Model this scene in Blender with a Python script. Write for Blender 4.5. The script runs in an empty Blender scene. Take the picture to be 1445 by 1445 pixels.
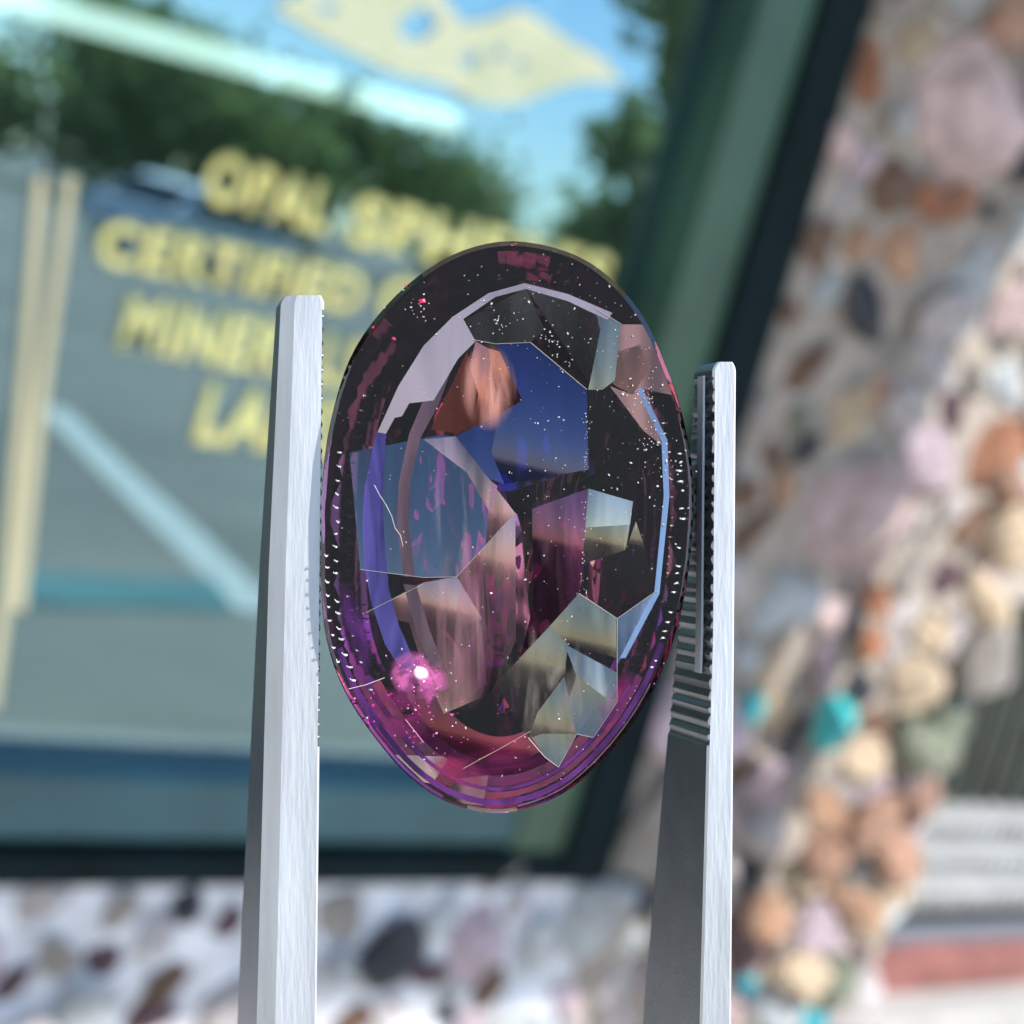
import bpy, bmesh, math, random
from mathutils import Vector, Matrix, noise
random.seed(7)
sc = bpy.context.scene
COL = sc.collection
R = math.radians

# ------------------------------------------------------------------ camera frame
# image measured in a 1445 px square; F = focal length in those pixels
F = 2600.0
MM = 0.0396 / 1445.0          # metres per pixel at the gem
DG = F * MM                   # camera to gem distance
d1 = Vector((2830, -500, -F)).normalized()          # wall horizontal in camera axes
t_ = Vector((0, 1, 0)); t_ = (t_ - d1 * t_.dot(d1)).normalized()
s_ = d1.cross(t_).normalized()
def _vel(v, px, py): return (F * v.x + px * v.z, F * v.y + py * v.z)
a1, b1 = _vel(t_, 312, 120); a2, b2 = _vel(s_, 312, 120)
k_ = -(a1 - .303 * b1) / (a2 - .303 * b2)
U = (t_ + s_ * k_).normalized()
if U.y < 0: U = -U
N_in = U.cross(d1).normalized()                     # into the wall (world +Y)
RC = Matrix((d1, N_in, U))                          # camera axes -> world axes (3x3)
CAM = RC @ Vector((0, 0, DG))                       # gem plane centre is the world origin

def ray(px, py):                                    # image pixel -> world direction
    return (RC @ Vector((px - 722.5, 722.5 - py, -F)) / F)
YW = (CAM + RC @ Vector((0, 0, -1.85))).y           # front of the stone wall
GROUND = -1.35
def on_wall(px, py, off=0.0):                       # point of the plane `off` in front of the wall
    v = ray(px, py); t = (YW - off - CAM.y) / v.y
    return CAM + v * t
def refl_ground(px, py, z=GROUND):                  # where the window mirrors this pixel onto the ground
    p = on_wall(px, py, -.05); v = ray(px, py); v = Vector((v.x, -v.y, v.z))
    t = (z - p.z) / v.z
    return p + v * t
def refl_dist(px, dist):                            # standing place mirrored under column px, `dist` m off
    v = ray(px, 380); p = on_wall(px, 380, -.05); v = Vector((v.x, -v.y, 0)).normalized()
    q = p + v * dist
    return Vector((q.x, q.y, GROUND))

cd = bpy.data.cameras.new('camera'); cam = bpy.data.objects.new('camera', cd); COL.objects.link(cam)
cam.matrix_world = Matrix.Translation(CAM) @ RC.to_4x4()
cd.sensor_width = 36; cd.lens = 36 * F / 1445
cd.clip_start = .005; cd.clip_end = 3000
cd.dof.use_dof = True; cd.dof.focus_distance = DG - .0012
cd.dof.aperture_fstop = (cd.lens / 1000) / .00100
sc.camera = cam

# ------------------------------------------------------------------ light
SUN = (RC @ Vector((.80, .52, .36))).normalized()
el = math.asin(SUN.z); az = math.atan2(SUN.x, SUN.y)
w = bpy.data.worlds.new('World'); sc.world = w; w.use_nodes = True
nt = w.node_tree; nt.nodes.clear()
sky = nt.nodes.new('ShaderNodeTexSky'); sky.sky_type = 'NISHITA'; sky.sun_disc = False
sky.sun_elevation = el; sky.sun_rotation = az; sky.air_density = 1.0; sky.dust_density = .2; sky.ozone_density = 2.2
bg = nt.nodes.new('ShaderNodeBackground'); bg.inputs[1].default_value = .12
wo = nt.nodes.new('ShaderNodeOutputWorld')
nt.links.new(sky.outputs[0], bg.inputs[0]); nt.links.new(bg.outputs[0], wo.inputs[0])
sd = bpy.data.lights.new('sun', 'SUN'); sd.energy = 3.5; sd.angle = R(.53); sd.color = (1, .93, .83)
sun = bpy.data.objects.new('sun', sd); COL.objects.link(sun)
sun.rotation_euler = SUN.to_track_quat('Z', 'Y').to_euler()
sc.view_settings.view_transform = 'Standard'; sc.view_settings.look = 'None'
sc.view_settings.exposure = 1.28; sc.view_settings.gamma = 1
sc.cycles.use_denoising = True
sc.cycles.max_bounces = 24; sc.cycles.transmission_bounces = 20; sc.cycles.glossy_bounces = 12
sc.cycles.transparent_max_bounces = 16
sc.cycles.caustics_reflective = False; sc.cycles.caustics_refractive = False
sc.cycles.sample_clamp_indirect = 8

# ------------------------------------------------------------------ materials
def mat(name, base=(.5, .5, .5), rough=.6, metal=0.0, var=.0, scale=30, bump=0.0, bscale=200, spec=.5, coords='Object', stretch=None):
    m = bpy.data.materials.new(name); m.use_nodes = True
    t = m.node_tree; b = t.nodes['Principled BSDF']
    b.inputs['Roughness'].default_value = rough; b.inputs['Metallic'].default_value = metal
    b.inputs['Specular IOR Level'].default_value = spec
    b.inputs['Base Color'].default_value = (*base, 1)
    tc = t.nodes.new('ShaderNodeTexCoord'); vec = tc.outputs[coords]
    if stretch:
        mp = t.nodes.new('ShaderNodeMapping'); mp.inputs['Scale'].default_value = stretch
        t.links.new(vec, mp.inputs[0]); vec = mp.outputs[0]
    if var:
        n = t.nodes.new('ShaderNodeTexNoise'); n.inputs['Scale'].default_value = scale; n.inputs['Detail'].default_value = 6
        t.links.new(vec, n.inputs['Vector'])
        r = t.nodes.new('ShaderNodeValToRGB'); r.color_ramp.elements[0].position = .3; r.color_ramp.elements[1].position = .7
        r.color_ramp.elements[0].color = (*[c * (1 - var) for c in base], 1)
        r.color_ramp.elements[1].color = (*[min(1, c * (1 + var)) for c in base], 1)
        t.links.new(n.outputs[0], r.inputs[0]); t.links.new(r.outputs[0], b.inputs['Base Color'])
    if bump:
        n2 = t.nodes.new('ShaderNodeTexNoise'); n2.inputs['Scale'].default_value = bscale; n2.inputs['Detail'].default_value = 5
        t.links.new(vec, n2.inputs['Vector'])
        bp = t.nodes.new('ShaderNodeBump'); bp.inputs['Strength'].default_value = 1; bp.inputs['Distance'].default_value = bump
        t.links.new(n2.outputs[0], bp.inputs['Height']); t.links.new(bp.outputs[0], b.inputs['Normal'])
    return m

# ------------------------------------------------------------------ helpers
def link_mesh(name, bm, m, parent=None, smooth=False):
    me = bpy.data.meshes.new(name); bm.to_mesh(me); bm.free()
    if m: me.materials.append(m)
    if smooth:
        for p in me.polygons: p.use_smooth = True
    o = bpy.data.objects.new(name, me); COL.objects.link(o)
    if parent: o.parent = parent
    return o
def empty(name, loc=(0, 0, 0), rot=None):
    o = bpy.data.objects.new(name, None); COL.objects.link(o); o.empty_display_size = .01
    M = (rot.to_4x4() if rot else Matrix.Identity(4)); M.translation = Vector(loc); o.matrix_world = M
    return o
def tag(o, label=None, cat=None, group=None, kind=None):
    if label: o['label'] = label
    if cat: o['category'] = cat
    if group: o['group'] = group
    if kind: o['kind'] = kind
    return o
def box(bm, c, s, bevel=0.0, rot=None):
    M = Matrix.Translation(Vector(c)) @ (rot.to_4x4() if rot else Matrix.Identity(4)) @ Matrix.Diagonal((*s, 1))
    r = bmesh.ops.create_cube(bm, size=1, matrix=M)
    if bevel:
        es = {e for v in r['verts'] for e in v.link_edges}
        bmesh.ops.bevel(bm, geom=list(es), offset=bevel, segments=2, affect='EDGES', profile=.5)
def boxbm(c, s, bevel=0.0, rot=None):
    bm = bmesh.new(); box(bm, c, s, bevel, rot); return bm
def cyl(bm, a, b, r1, r2=None, seg=12):
    a = Vector(a); b = Vector(b); d = b - a; r2 = r1 if r2 is None else r2
    M = Matrix.Translation((a + b) / 2) @ d.to_track_quat('Z', 'Y').to_matrix().to_4x4()
    bmesh.ops.create_cone(bm, cap_ends=True, segments=seg, radius1=r1, radius2=r2, depth=d.length, matrix=M)

# ================================================================== SETTING
# ---- ground
bm = bmesh.new(); bmesh.ops.create_grid(bm, x_segments=1, y_segments=1, size=600, matrix=Matrix.Translation((0, 0, GROUND)))
M_asph = mat('sandy_lot', (.34, .285, .215), .85, var=.25, scale=.6, bump=.003, bscale=60)
tag(link_mesh('ground', bm, M_asph), kind='structure')

tag(link_mesh('dark_ground_sheet', boxbm((-30.4, YW - 2.6 - 40, GROUND), (60, 80, .008)), mat('dark_sheet_asphalt', (.045, .045, .048), .9, var=.3, scale=2, bump=.002, bscale=60)), kind='structure')  # dark sheet added behind the camera to darken the gem's reflections
tag(link_mesh('bounce_pavement', boxbm((0, YW - 1.0, GROUND), (60, 2.2, .24), .01), mat('bounce_paving', (.58, .52, .42), .8, var=.15, scale=3)), kind='structure')  # pale paving added to bounce fill light onto the shaded wall
# ---- window geometry in wall coordinates
pc = on_wall(850, 1243)                  # lower right outer corner of the window
XR, ZB = pc.x, pc.z
XL, ZT = XR - 2.6, ZB + 2.2
M_black = mat('black_paint', (.003, .011, .014), .8, var=.3, scale=8, spec=.12)
M_teal = mat('green_frame_paint', (.03, .085, .055), .4, var=.25, scale=6)
M_teal2 = mat('dark_teal_paint', (.012, .075, .10), .4, var=.25, scale=6)
wr = empty('shop_window', (XR, YW, ZB))
tag(wr, 'dark green framed shop window with yellow painted lettering, reflecting sky and trees', 'window')
def inw(name, c, s, m, bev=0.0, parent=None):
    o = link_mesh(name, boxbm(Vector(c) - Vector((XR, YW, ZB)), s, bev), m, parent or wr); return o
fb = .075                                # outer black band
GY = YW + .05                            # glass plane
W_ = XR - XL; H_ = ZT - ZB
inw('outer_stile', (XR - fb / 2, YW + .07, (ZB + ZT) / 2), (fb, .16, H_), M_black, .004)
inw('outer_stile', (XL + fb / 2, YW + .07, (ZB + ZT) / 2), (fb, .16, H_), M_black, .004)
inw('outer_rail', ((XL + XR) / 2, YW + .07, ZB + .016), (W_ - 2 * fb, .156, .032), M_black, .004)
inw('outer_rail', ((XL + XR) / 2, YW + .07, ZT - fb / 2), (W_ - 2 * fb, .156, fb), M_black, .004)
fs = .08
inw('stile', (XR - fb - fs / 2, YW + .045, (ZB + ZT) / 2), (fs, .09, H_ - .06), M_teal, .006)
inw('stile', (XL + fb + fs / 2, YW + .045, (ZB + ZT) / 2), (fs, .09, H_ - .06), M_teal, .006)
inw('bottom_rail', ((XL + XR) / 2, YW + .045, ZB + .04 + .032), (W_ - 2 * fb - 2 * fs, .088, .064), M_teal2, .006)
inw('top_rail', ((XL + XR) / 2, YW + .045, ZT - fb - .05), (W_ - 2 * fb - 2 * fs, .088, .1), M_teal2, .006)
# glass
M_glass = bpy.data.materials.new('window_glass'); M_glass.use_nodes = True
t = M_glass.node_tree; t.nodes.clear()
o_ = t.nodes.new('ShaderNodeOutputMaterial'); mx = t.nodes.new('ShaderNodeMixShader'); gl = t.nodes.new('ShaderNodeBsdfGlossy'); tr = t.nodes.new('ShaderNodeBsdfTransparent')
gl.inputs['Roughness'].default_value = .004; gl.inputs['Color'].default_value = (.27, .42, .52, 1)
tr.inputs['Color'].default_value = (.8, .95, .92, 1); mx.inputs[0].default_value = .55
tcn = t.nodes.new('ShaderNodeTexCoord'); nn = t.nodes.new('ShaderNodeTexNoise'); nn.inputs['Scale'].default_value = 3.5; nn.inputs['Detail'].default_value = 1
bpn = t.nodes.new('ShaderNodeBump'); bpn.inputs['Strength'].default_value = .2; bpn.inputs['Distance'].default_value = .0016
t.links.new(tcn.outputs['Object'], nn.inputs['Vector']); t.links.new(nn.outputs[0], bpn.inputs['Height']); t.links.new(bpn.outputs[0], gl.inputs['Normal'])
t.links.new(tr.outputs[0], mx.inputs[1]); t.links.new(gl.outputs[0], mx.inputs[2]); t.links.new(mx.outputs[0], o_.inputs[0])
inw('glass_pane', ((XL + XR) / 2, GY, (ZB + ZT) / 2), (W_ - .3, .006, H_ - .2), M_glass)

# ---- lettering on the glass (flat print)
M_yel = mat('yellow_sign_paint', (1, .93, .34), .5, var=.22, scale=12)
M_yel2 = mat('pale_yellow_sign_paint', (.86, .95, .62), .5, var=.2, scale=12)
def text_mesh(s):
    cu = bpy.data.curves.new('txt', 'FONT'); cu.body = s; cu.size = 1; cu.offset = .045; cu.space_character = 1.12
    to = bpy.data.objects.new('txt', cu); COL.objects.link(to)
    bpy.context.view_layer.update()
    dg = bpy.context.evaluated_depsgraph_get()
    me = bpy.data.meshes.new_from_object(to.evaluated_get(dg))
    bpy.data.objects.remove(to); bpy.data.curves.remove(cu)
    return me
TY = GY - .0045
def lettering(s, px0, py0, px1, py1, hpx, m):
    """text whose lower left is at pixel 0 and lower right at pixel 1, upright on the glass"""
    a = on_wall(px0, py0, YW - TY); b = on_wall(px1, py1, YW - TY); c = on_wall(px0 + .303 * hpx, py0 - hpx, YW - TY)
    me = text_mesh(s)
    xs = [v.co.x for v in me.vertices]; ys = [v.co.y for v in me.vertices]
    x0, x1, y0, y1 = min(xs), max(xs), min(ys), max(ys)
    hh = c.z - a.z
    bm = bmesh.new(); bm.from_mesh(me)
    for v in bm.verts:
        u = (v.co.x - x0) / (x1 - x0); q = (v.co.y - y0) / (y1 - y0)
        v.co = Vector((a.x + (b.x - a.x) * u - XR, TY - YW, a.z + (b.z - a.z) * u + hh * q - ZB))
    bmesh.ops.recalc_face_normals(bm, faces=bm.faces)
    r = bmesh.ops.extrude_face_region(bm, geom=list(bm.faces))
    for v in r['geom']:
        if isinstance(v, bmesh.types.BMVert): v.co.y -= .0006
    return link_mesh('lettering', bm, m, wr)
lettering('OPAL', 283, 283, 458, 332, 72, M_yel)
lettering('SPHERES', 488, 343, 850, 425, 72, M_yel)
lettering('CERTIFIED', 132, 372, 505, 444, 66, M_yel)
lettering('GEMS', 528, 452, 716, 486, 66, M_yel)
lettering('MINERALS', 163, 492, 505, 552, 78, M_yel)
lettering('LAPIDARY', 272, 624, 640, 668, 86, M_yel)
# crystal emblem at the top of the sign, with its holes
def emblem(polys, name='crystal_emblem'):
    bm = bmesh.new()
    for outer, holes in polys:
        loops = []
        for loop in [outer] + holes:
            vs = []
            for (x, y) in loop:
                p = on_wall(x, y, YW - TY); vs.append(bm.verts.new((p.x - XR, TY - YW, p.z - ZB)))
            es = [bm.edges.new((vs[i], vs[(i + 1) % len(vs)])) for i in range(len(vs))]
            loops += es
        bmesh.ops.triangle_fill(bm, use_beauty=True, use_dissolve=False, edges=loops)
    bmesh.ops.recalc_face_normals(bm, faces=bm.faces)
    r = bmesh.ops.extrude_face_region(bm, geom=list(bm.faces))
    for v in r['geom']:
        if isinstance(v, bmesh.types.BMVert): v.co.y -= .0006
    return link_mesh(name, bm, M_yel2, wr)
emblem([([(385, 12), (440, 48), (505, 78), (560, 105), (625, 118), (680, 148), (730, 148), (770, 130), (820, 115), (880, 118),
          (850, 82), (800, 55), (760, 25), (735, 12), (690, 28), (655, 34), (632, 8), (615, -22), (560, -40), (480, -30), (420, -8)],
         [[(452, 2), (474, 6), (478, 16), (460, 20), (448, 12)],
          [(560, 30), (600, 6), (622, 34), (596, 58), (570, 56)],
          [(650, 78), (672, 72), (676, 92), (655, 96)], [(694, 70), (712, 66), (710, 82), (694, 84)], [(728, 82), (745, 86), (738, 98), (726, 94)]])])

# ---- interior behind the glass
M_in = mat('interior_paint', (.50, .52, .36), .8, var=.4, scale=3)
ir = inw('display_back', ((XL + XR) / 2, YW + 1.2, (ZB + ZT) / 2), (W_ + 1.2, .02, H_ + .6), M_in)
inw('display_side', (XR + .55, YW + .62, (ZB + ZT) / 2), (.02, 1.1, H_ + .5), M_in)
inw('display_side', (XL - .55, YW + .62, (ZB + ZT) / 2), (.02, 1.1, H_ + .5), M_in)
inw('display_floor', ((XL + XR) / 2, YW + .64, ZB - .05), (W_ + 1, 1.1, .03), M_in)
M_brass = mat('brass_rod', (.50, .42, .26), .5, var=.15, scale=10)
def in_px(px, py, off): return on_wall(px, py, off)
def bar_px(name, p0, p1, off, r, m, seg=10):
    a = in_px(*p0, off) - Vector((XR, YW, ZB)); b = in_px(*p1, off) - Vector((XR, YW, ZB))
    bm = bmesh.new(); cyl(bm, a, b, r, seg=seg); return link_mesh(name, bm, m, wr, smooth=False)
M_gold = mat('gold_border_paint', (.72, .66, .42), .5, var=.1, scale=10)
for q_ in ([(50, 250), (66, 250), (22, 800), (-4, 1000), (-20, 1000), (4, 800)], [(90, 250), (108, 250), (106, 262), (60, 610), (36, 860), (16, 860), (44, 600), (92, 262)]):
    o_b = emblem([(q_, [])], 'gold_border'); o_b.data.materials[0] = M_gold
M_tube = bpy.data.materials.new('lamp_tube'); M_tube.use_nodes = True
bb = M_tube.node_tree.nodes['Principled BSDF']; bb.inputs['Emission Color'].default_value = (.92, 1, .95, 1); bb.inputs['Emission Strength'].default_value = 1.8
lt = empty('tube_lamp', in_px(300, 85, -.35)); tag(lt, 'long white fluorescent tube lamp glowing inside the shop window', 'lamp')
def lamp_bar(name, p0, p1, r, m):
    o = lt.matrix_world.translation
    bm = bmesh.new(); cyl(bm, in_px(*p0, -.35) - o, in_px(*p1, -.35) - o, r, seg=14); return link_mesh(name, bm, m, lt, True)
M_cap = mat('lamp_cap', (.5, .55, .55), .4)
lamp_bar('lamp_tube', (-60, -22), (470, 122), .0135, M_tube)
lamp_bar('lamp_socket', (470, 122), (496, 130), .012, M_cap)
lamp_bar('lamp_tube', (496, 130), (612, 164), .0135, M_tube)
lamp_bar('lamp_socket', (612, 164), (640, 172), .014, M_tube)

# ================================================================== STONE WALL
M_mortar = mat('wall_mortar', (.30, .265, .235), .9, var=.3, scale=25, bump=.004, bscale=80)
M_stone = bpy.data.materials.new('rough_stone'); M_stone.use_nodes = True
t = M_stone.node_tree; b = t.nodes['Principled BSDF']; b.inputs['Roughness'].default_value = .55
oi = t.nodes.new('ShaderNodeObjectInfo'); tc = t.nodes.new('ShaderNodeTexCoord')
n = t.nodes.new('ShaderNodeTexNoise'); n.inputs['Scale'].default_value = 1.9; n.inputs['Detail'].default_value = 9; n.inputs['Roughness'].default_value = .72
add = t.nodes.new('ShaderNodeVectorMath'); add.operation = 'ADD'
t.links.new(tc.outputs['Object'], add.inputs[0]); t.links.new(oi.outputs['Random'], add.inputs[1]); t.links.new(add.outputs[0], n.inputs['Vector'])
rp = t.nodes.new('ShaderNodeValToRGB'); e = rp.color_ramp.elements
e[0].position = .32; e[0].color = (.45, .40, .38, 1); e[1].position = .62; e[1].color = (1.25, 1.22, 1.2, 1)
t.links.new(n.outputs[0], rp.inputs[0])
mu = t.nodes.new('ShaderNodeMix'); mu.data_type = 'RGBA'; mu.blend_type = 'MULTIPLY'; mu.inputs[0].default_value = 1
t.links.new(oi.outputs['Color'], mu.inputs[6]); t.links.new(rp.outputs[0], mu.inputs[7])
# veins of a second mineral
v2 = t.nodes.new('ShaderNodeTexNoise'); v2.inputs['Scale'].default_value = 1.3; v2.inputs['Detail'].default_value = 4; v2.inputs['Distortion'].default_value = 1.5
t.links.new(add.outputs[0], v2.inputs['Vector'])
r2 = t.nodes.new('ShaderNodeValToRGB'); r2.color_ramp.elements[0].position = .55; r2.color_ramp.elements[1].position = .68
r2.color_ramp.elements[0].color = (0, 0, 0, 1); r2.color_ramp.elements[1].color = (.6, .6, .6, 1); t.links.new(v2.outputs[0], r2.inputs[0])
m2 = t.nodes.new('ShaderNodeMix'); m2.data_type = 'RGBA'; m2.inputs[7].default_value = (.48, .43, .41, 1)
t.links.new(r2.outputs[0], m2.inputs[0]); t.links.new(mu.outputs[2], m2.inputs[6]); r2.color_ramp.elements[1].color = (.35, .35, .35, 1)
t.links.new(m2.outputs[2], b.inputs['Base Color'])
bp = t.nodes.new('ShaderNodeBump'); bp.inputs['Distance'].default_value = .25; bp.inputs['Strength'].default_value = .7
t.links.new(n.outputs[0], bp.inputs['Height']); t.links.new(bp.outputs[0], b.inputs['Normal'])

CORNER = on_wall(1395, 830).x + .02
# flat awning added out of view over the shop front to shade wall and window
ZR = 1.05; _p = on_wall(1290, 930); XE = _p.x - .25 + (ZR - _p.z) * SUN.x / SUN.z
aw = empty('shadow_awning', (XR, YW, ZR)); tag(aw, 'flat shop awning added out of view over the window to shade the stone wall', 'shadow_awning')
M_aw = mat('shadow_awning_board', (.78, .78, .76), .8, var=.2, scale=5)
link_mesh('shadow_board', boxbm(((XE + XL - 1) / 2 - XR, -.70, .03), (XE - XL + 1, 1.42, .05), .004), M_aw, aw)
link_mesh('shadow_fascia', boxbm(((XE + XL - 1) / 2 - XR, -1.425, .02), (XE - XL + 1, .03, .14), .004), M_teal, aw)
wall = empty('stone_wall', (XR, YW, ZB)); tag(wall, 'wall of rough mixed minerals and quartz set in mortar around the shop window', 'wall')
def wbox(x0, x1, z0, z1, y0, y1, name='mortar'):
    link_mesh(name, boxbm(Vector(((x0 + x1) / 2 - XR, (y0 + y1) / 2 - YW, (z0 + z1) / 2 - ZB)), (x1 - x0, y1 - y0, z1 - z0)), M_mortar, wall)
wbox(XR + .002, CORNER, GROUND, ZT + .3, YW, YW + .25)
link_mesh('mortar', boxbm(Vector(((XL - .8 + XR) / 2 - XR, .1255, (GROUND + ZB) / 2 - ZB)), (XR - XL + .8, .249, ZB - GROUND - .004)), mat('skylit_mortar', (.55, .57, .62), .9, var=.3, scale=25, bump=.004, bscale=80), wall)  # bright bluish light on the lower wall put into this mortar colour
wbox(XL - .8, XR + .002, ZT + .002, ZT + .3, YW + .001, YW + .25)
# stone shapes (unit size), shared between the stones
shapes = []
for k in range(14):
    bm = bmesh.new(); bmesh.ops.create_icosphere(bm, subdivisions=2, radius=1)
    off = Vector((k * 7.3, k * 3.1, 0))
    for v in bm.verts:
        d = v.co.normalized()
        # cut by a few random planes for a chipped look
        v.co = d * (1 + .35 * noise.noise(d * 1.3 + off) + .12 * noise.noise(d * 3.5 + off))
    rr = random.Random(k)
    for j in range(10):
        nrm = Vector((rr.uniform(-1, 1), rr.uniform(-1, 1), rr.uniform(-1, 1))).normalized(); lim = rr.uniform(.55, .82)
        for v in bm.verts:
            q = v.co.dot(nrm)
            if q > lim: v.co -= nrm * (q - lim) * .92
    me = bpy.data.meshes.new('stone'); bm.to_mesh(me); bm.free(); me.materials.append(M_stone)
    for p in me.polygons: p.use_smooth = (k % 4 == 0)
    shapes.append(me)
PAL = {'white': (.80, .79, .84), 'lav': (.74, .63, .76), 'pink': (.84, .68, .72), 'rust': (.55, .24, .13), 'orange': (.68, .42, .28),
       'cream': (.84, .70, .52), 'navy': (.015, .03, .06), 'turq': (.06, .80, 1), 'grey': (.42, .41, .40), 'brown': (.22, .13, .09),
       'plum': (.12, .06, .09), 'ice': (.66, .76, .84), 'green': (.30, .36, .28), 'salmon': (.62, .38, .28)}
placed = []
def stone(x, z, rx, rz, colr, proud=.0, depth=.5, y=None, parent=None):
    o = bpy.data.objects.new('stone', random.choice(shapes)); COL.objects.link(o)
    o.parent = parent or wall
    yy = (YW - proud) if y is None else y
    o.location = Vector((x, yy, z)) - wall.matrix_world.translation
    o.rotation_euler = (random.uniform(-.3, .3), random.uniform(-.8, .8), random.uniform(-.3, .3))
    o.scale = (rx * 1.12, min(rx, rz) * depth, rz * 1.12)
    j = random.uniform(.85, 1.15); c = PAL[colr]
    o.color = (*[min(1, q * j) for q in c], 1)
    placed.append((x, z, max(rx, rz) * (1.05 if len(placed) < 58 else .95))); return o
def stone_px(px, py, w, h, c, **k):
    p = on_wall(px, py); q = on_wall(px + w / 2, py); r_ = on_wall(px, py - h / 2)
    stone(p.x, p.z, (q - p).length * .75, (r_ - p).length, c, **k)
for a in [(1355, 165, 210, 220, 'pink'), (1290, 60, 90, 80, 'cream'), (1225, 100, 60, 100, 'rust'), (1420, 30, 120, 110, 'salmon'),
          (1215, 225, 60, 70, 'lav'), (1185, 280, 60, 44, 'white'), (1345, 292, 90, 70, 'rust'), (1205, 345, 66, 66, 'orange'),
          (1275, 352, 84, 80, 'orange'), (1225, 437, 110, 80, 'navy'), (1378, 378, 80, 100, 'ice'), (1432, 330, 60, 110, 'ice'),
          (1345, 450, 150, 90, 'white'), (1320, 520, 100, 50, 'white'), (1196, 580, 84, 110, 'cream'), (1235, 555, 40, 60, 'salmon'),
          (1420, 540, 80, 60, 'ice'), (1345, 575, 60, 50, 'plum'), (1300, 640, 130, 110, 'lav'), (1400, 640, 110, 110, 'rust'),
          (1140, 520, 60, 90, 'brown'), (1200, 725, 215, 175, 'pink'), (1085, 640, 40, 60, 'brown'), (1105, 845, 130, 100, 'ice'),
          (1065, 745, 50, 110, 'brown'), (1235, 845, 80, 50, 'rust'), (1195, 875, 44, 44, 'navy'), (1270, 910, 90, 120, 'white'),
          (1330, 810, 60, 50, 'plum'), (1365, 740, 70, 60, 'brown'), (1085, 940, 60, 80, 'cream'), (1165, 935, 110, 80, 'lav'),
          (1062, 1000, 52, 56, 'turq'), (1168, 1030, 78, 90, 'turq'), (1125, 1030, 40, 80, 'navy'), (1085, 1110, 100, 90, 'lav'),
          (1210, 975, 60, 60, 'navy'), (1055, 1240, 60, 60, 'navy'), (1070, 1170, 80, 100, 'white'), (1140, 1220, 70, 110, 'brown'),
          (1065, 1320, 100, 90, 'plum'), (1040, 1400, 50, 70, 'turq'),
          (265, 1275, 70, 60, 'navy'), (325, 1300, 60, 60, 'plum'), (80, 1355, 80, 90, 'grey'), (240, 1385, 110, 50, 'brown'),
          (10, 1390, 50, 90, 'plum'), (205, 1435, 110, 60, 'plum'), (170, 1290, 90, 60, 'grey'), (60, 1270, 100, 60, 'white'),
          (600, 1372, 70, 44, 'plum'), (690, 1390, 70, 70, 'brown'), (500, 1440, 90, 50, 'brown'), (760, 1330, 90, 90, 'ice'),
          (480, 1290, 100, 60, 'grey'), (620, 1290, 90, 60, 'ice'), (860, 1400, 90, 90, 'white'), (700, 1240, 90, 40, 'grey')]:
    stone_px(*a)
names = list(PAL); wts = [8, 4, 5, 3, 1, 3, 2.5, 0, 5, 6, 3, 4, 1, 2]
lo = ['white', 'ice', 'lav', 'white', 'ice', 'ice', 'plum', 'white', 'navy', 'white', 'lav', 'ice']  # paler, bluer mix carries the lower wall's skylight in the stone colours
zlo = on_wall(722, 1500).z - .15; zhi = on_wall(1300, -60).z + .1
tries = 0
while tries < 26000 and len(placed) < 330:
    tries += 1
    r_ = .085 if tries < 3000 else (.055 if tries < 9000 else .03)
    r_ *= random.uniform(.7, 1.15)
    x = random.uniform(XL - .1, CORNER - .03); z = random.uniform(zlo, zhi)
    if x < XR + r_ * .7 and z > ZB - r_ * .8: continue
    # only what the camera could see (with a margin)
    v = RC.transposed() @ (Vector((x, YW, z)) - CAM); qx = 722 + F * v.x / -v.z; qy = 722 - F * v.y / -v.z
    if not (-120 < qx < 1560 and -100 < qy < 1560): continue
    if any((x - a) ** 2 + (z - b_) ** 2 < (r_ * .78 + c * .78) ** 2 for a, b_, c in placed): continue
    cn = random.choice(lo) if (x < XR or z < ZB) else random.choices(names, wts)[0]
    stone(x, z, r_ * random.uniform(.9, 1.2), r_ * random.uniform(.75, 1.1), cn, proud=random.uniform(-.005, .018))
# sunlit stones that spill forward along the corner of the wall
for (px, py, w_, h_, c) in [(1440, 700, 70, 60, 'salmon'), (1432, 760, 70, 70, 'cream'), (1385, 850, 100, 60, 'cream'), (1335, 905, 60, 60, 'cream'),
        (1290, 965, 60, 70, 'cream'), (1375, 925, 90, 90, 'grey'), (1335, 1010, 80, 80, 'green'), (1300, 1050, 90, 80, 'green'), (1240, 1080, 60, 60, 'cream'),
        (1220, 1150, 90, 60, 'salmon'), (1290, 1140, 80, 60, 'salmon'), (1180, 1160, 50, 60, 'orange'), (1160, 1210, 60, 60, 'salmon'), (1240, 1195, 90, 60, 'salmon'),
        (1150, 1250, 60, 50, 'cream'), (1210, 1240, 60, 50, 'grey'), (1262, 1245, 50, 70, 'cream'), (1205, 1275, 70, 40, 'orange'),
        (1225, 1300, 120, 60, 'cream'), (1150, 1310, 70, 60, 'lav'), (1100, 1305, 60, 60, 'orange'), (1110, 1370, 80, 80, 'cream'), (1160, 1380, 70, 70, 'green'),
        (1085, 1420, 70, 60, 'ice'), (1140, 1430, 80, 50, 'turq'), (1050, 1440, 60, 50, 'pink'), (1300, 1100, 50, 50, 'pink'), (1185, 1345, 90, 50, 'pink')]:
    p = on_wall(px, py, .15); q = on_wall(px + w_ / 2, py, .15); r_ = on_wall(px, py - h_ / 2, .15)
    stone(p.x, p.z, (q - p).length * .85, (r_ - p).length * 1.05, c, y=YW - .15 + random.uniform(-.02, .03), depth=1.1)

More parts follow.
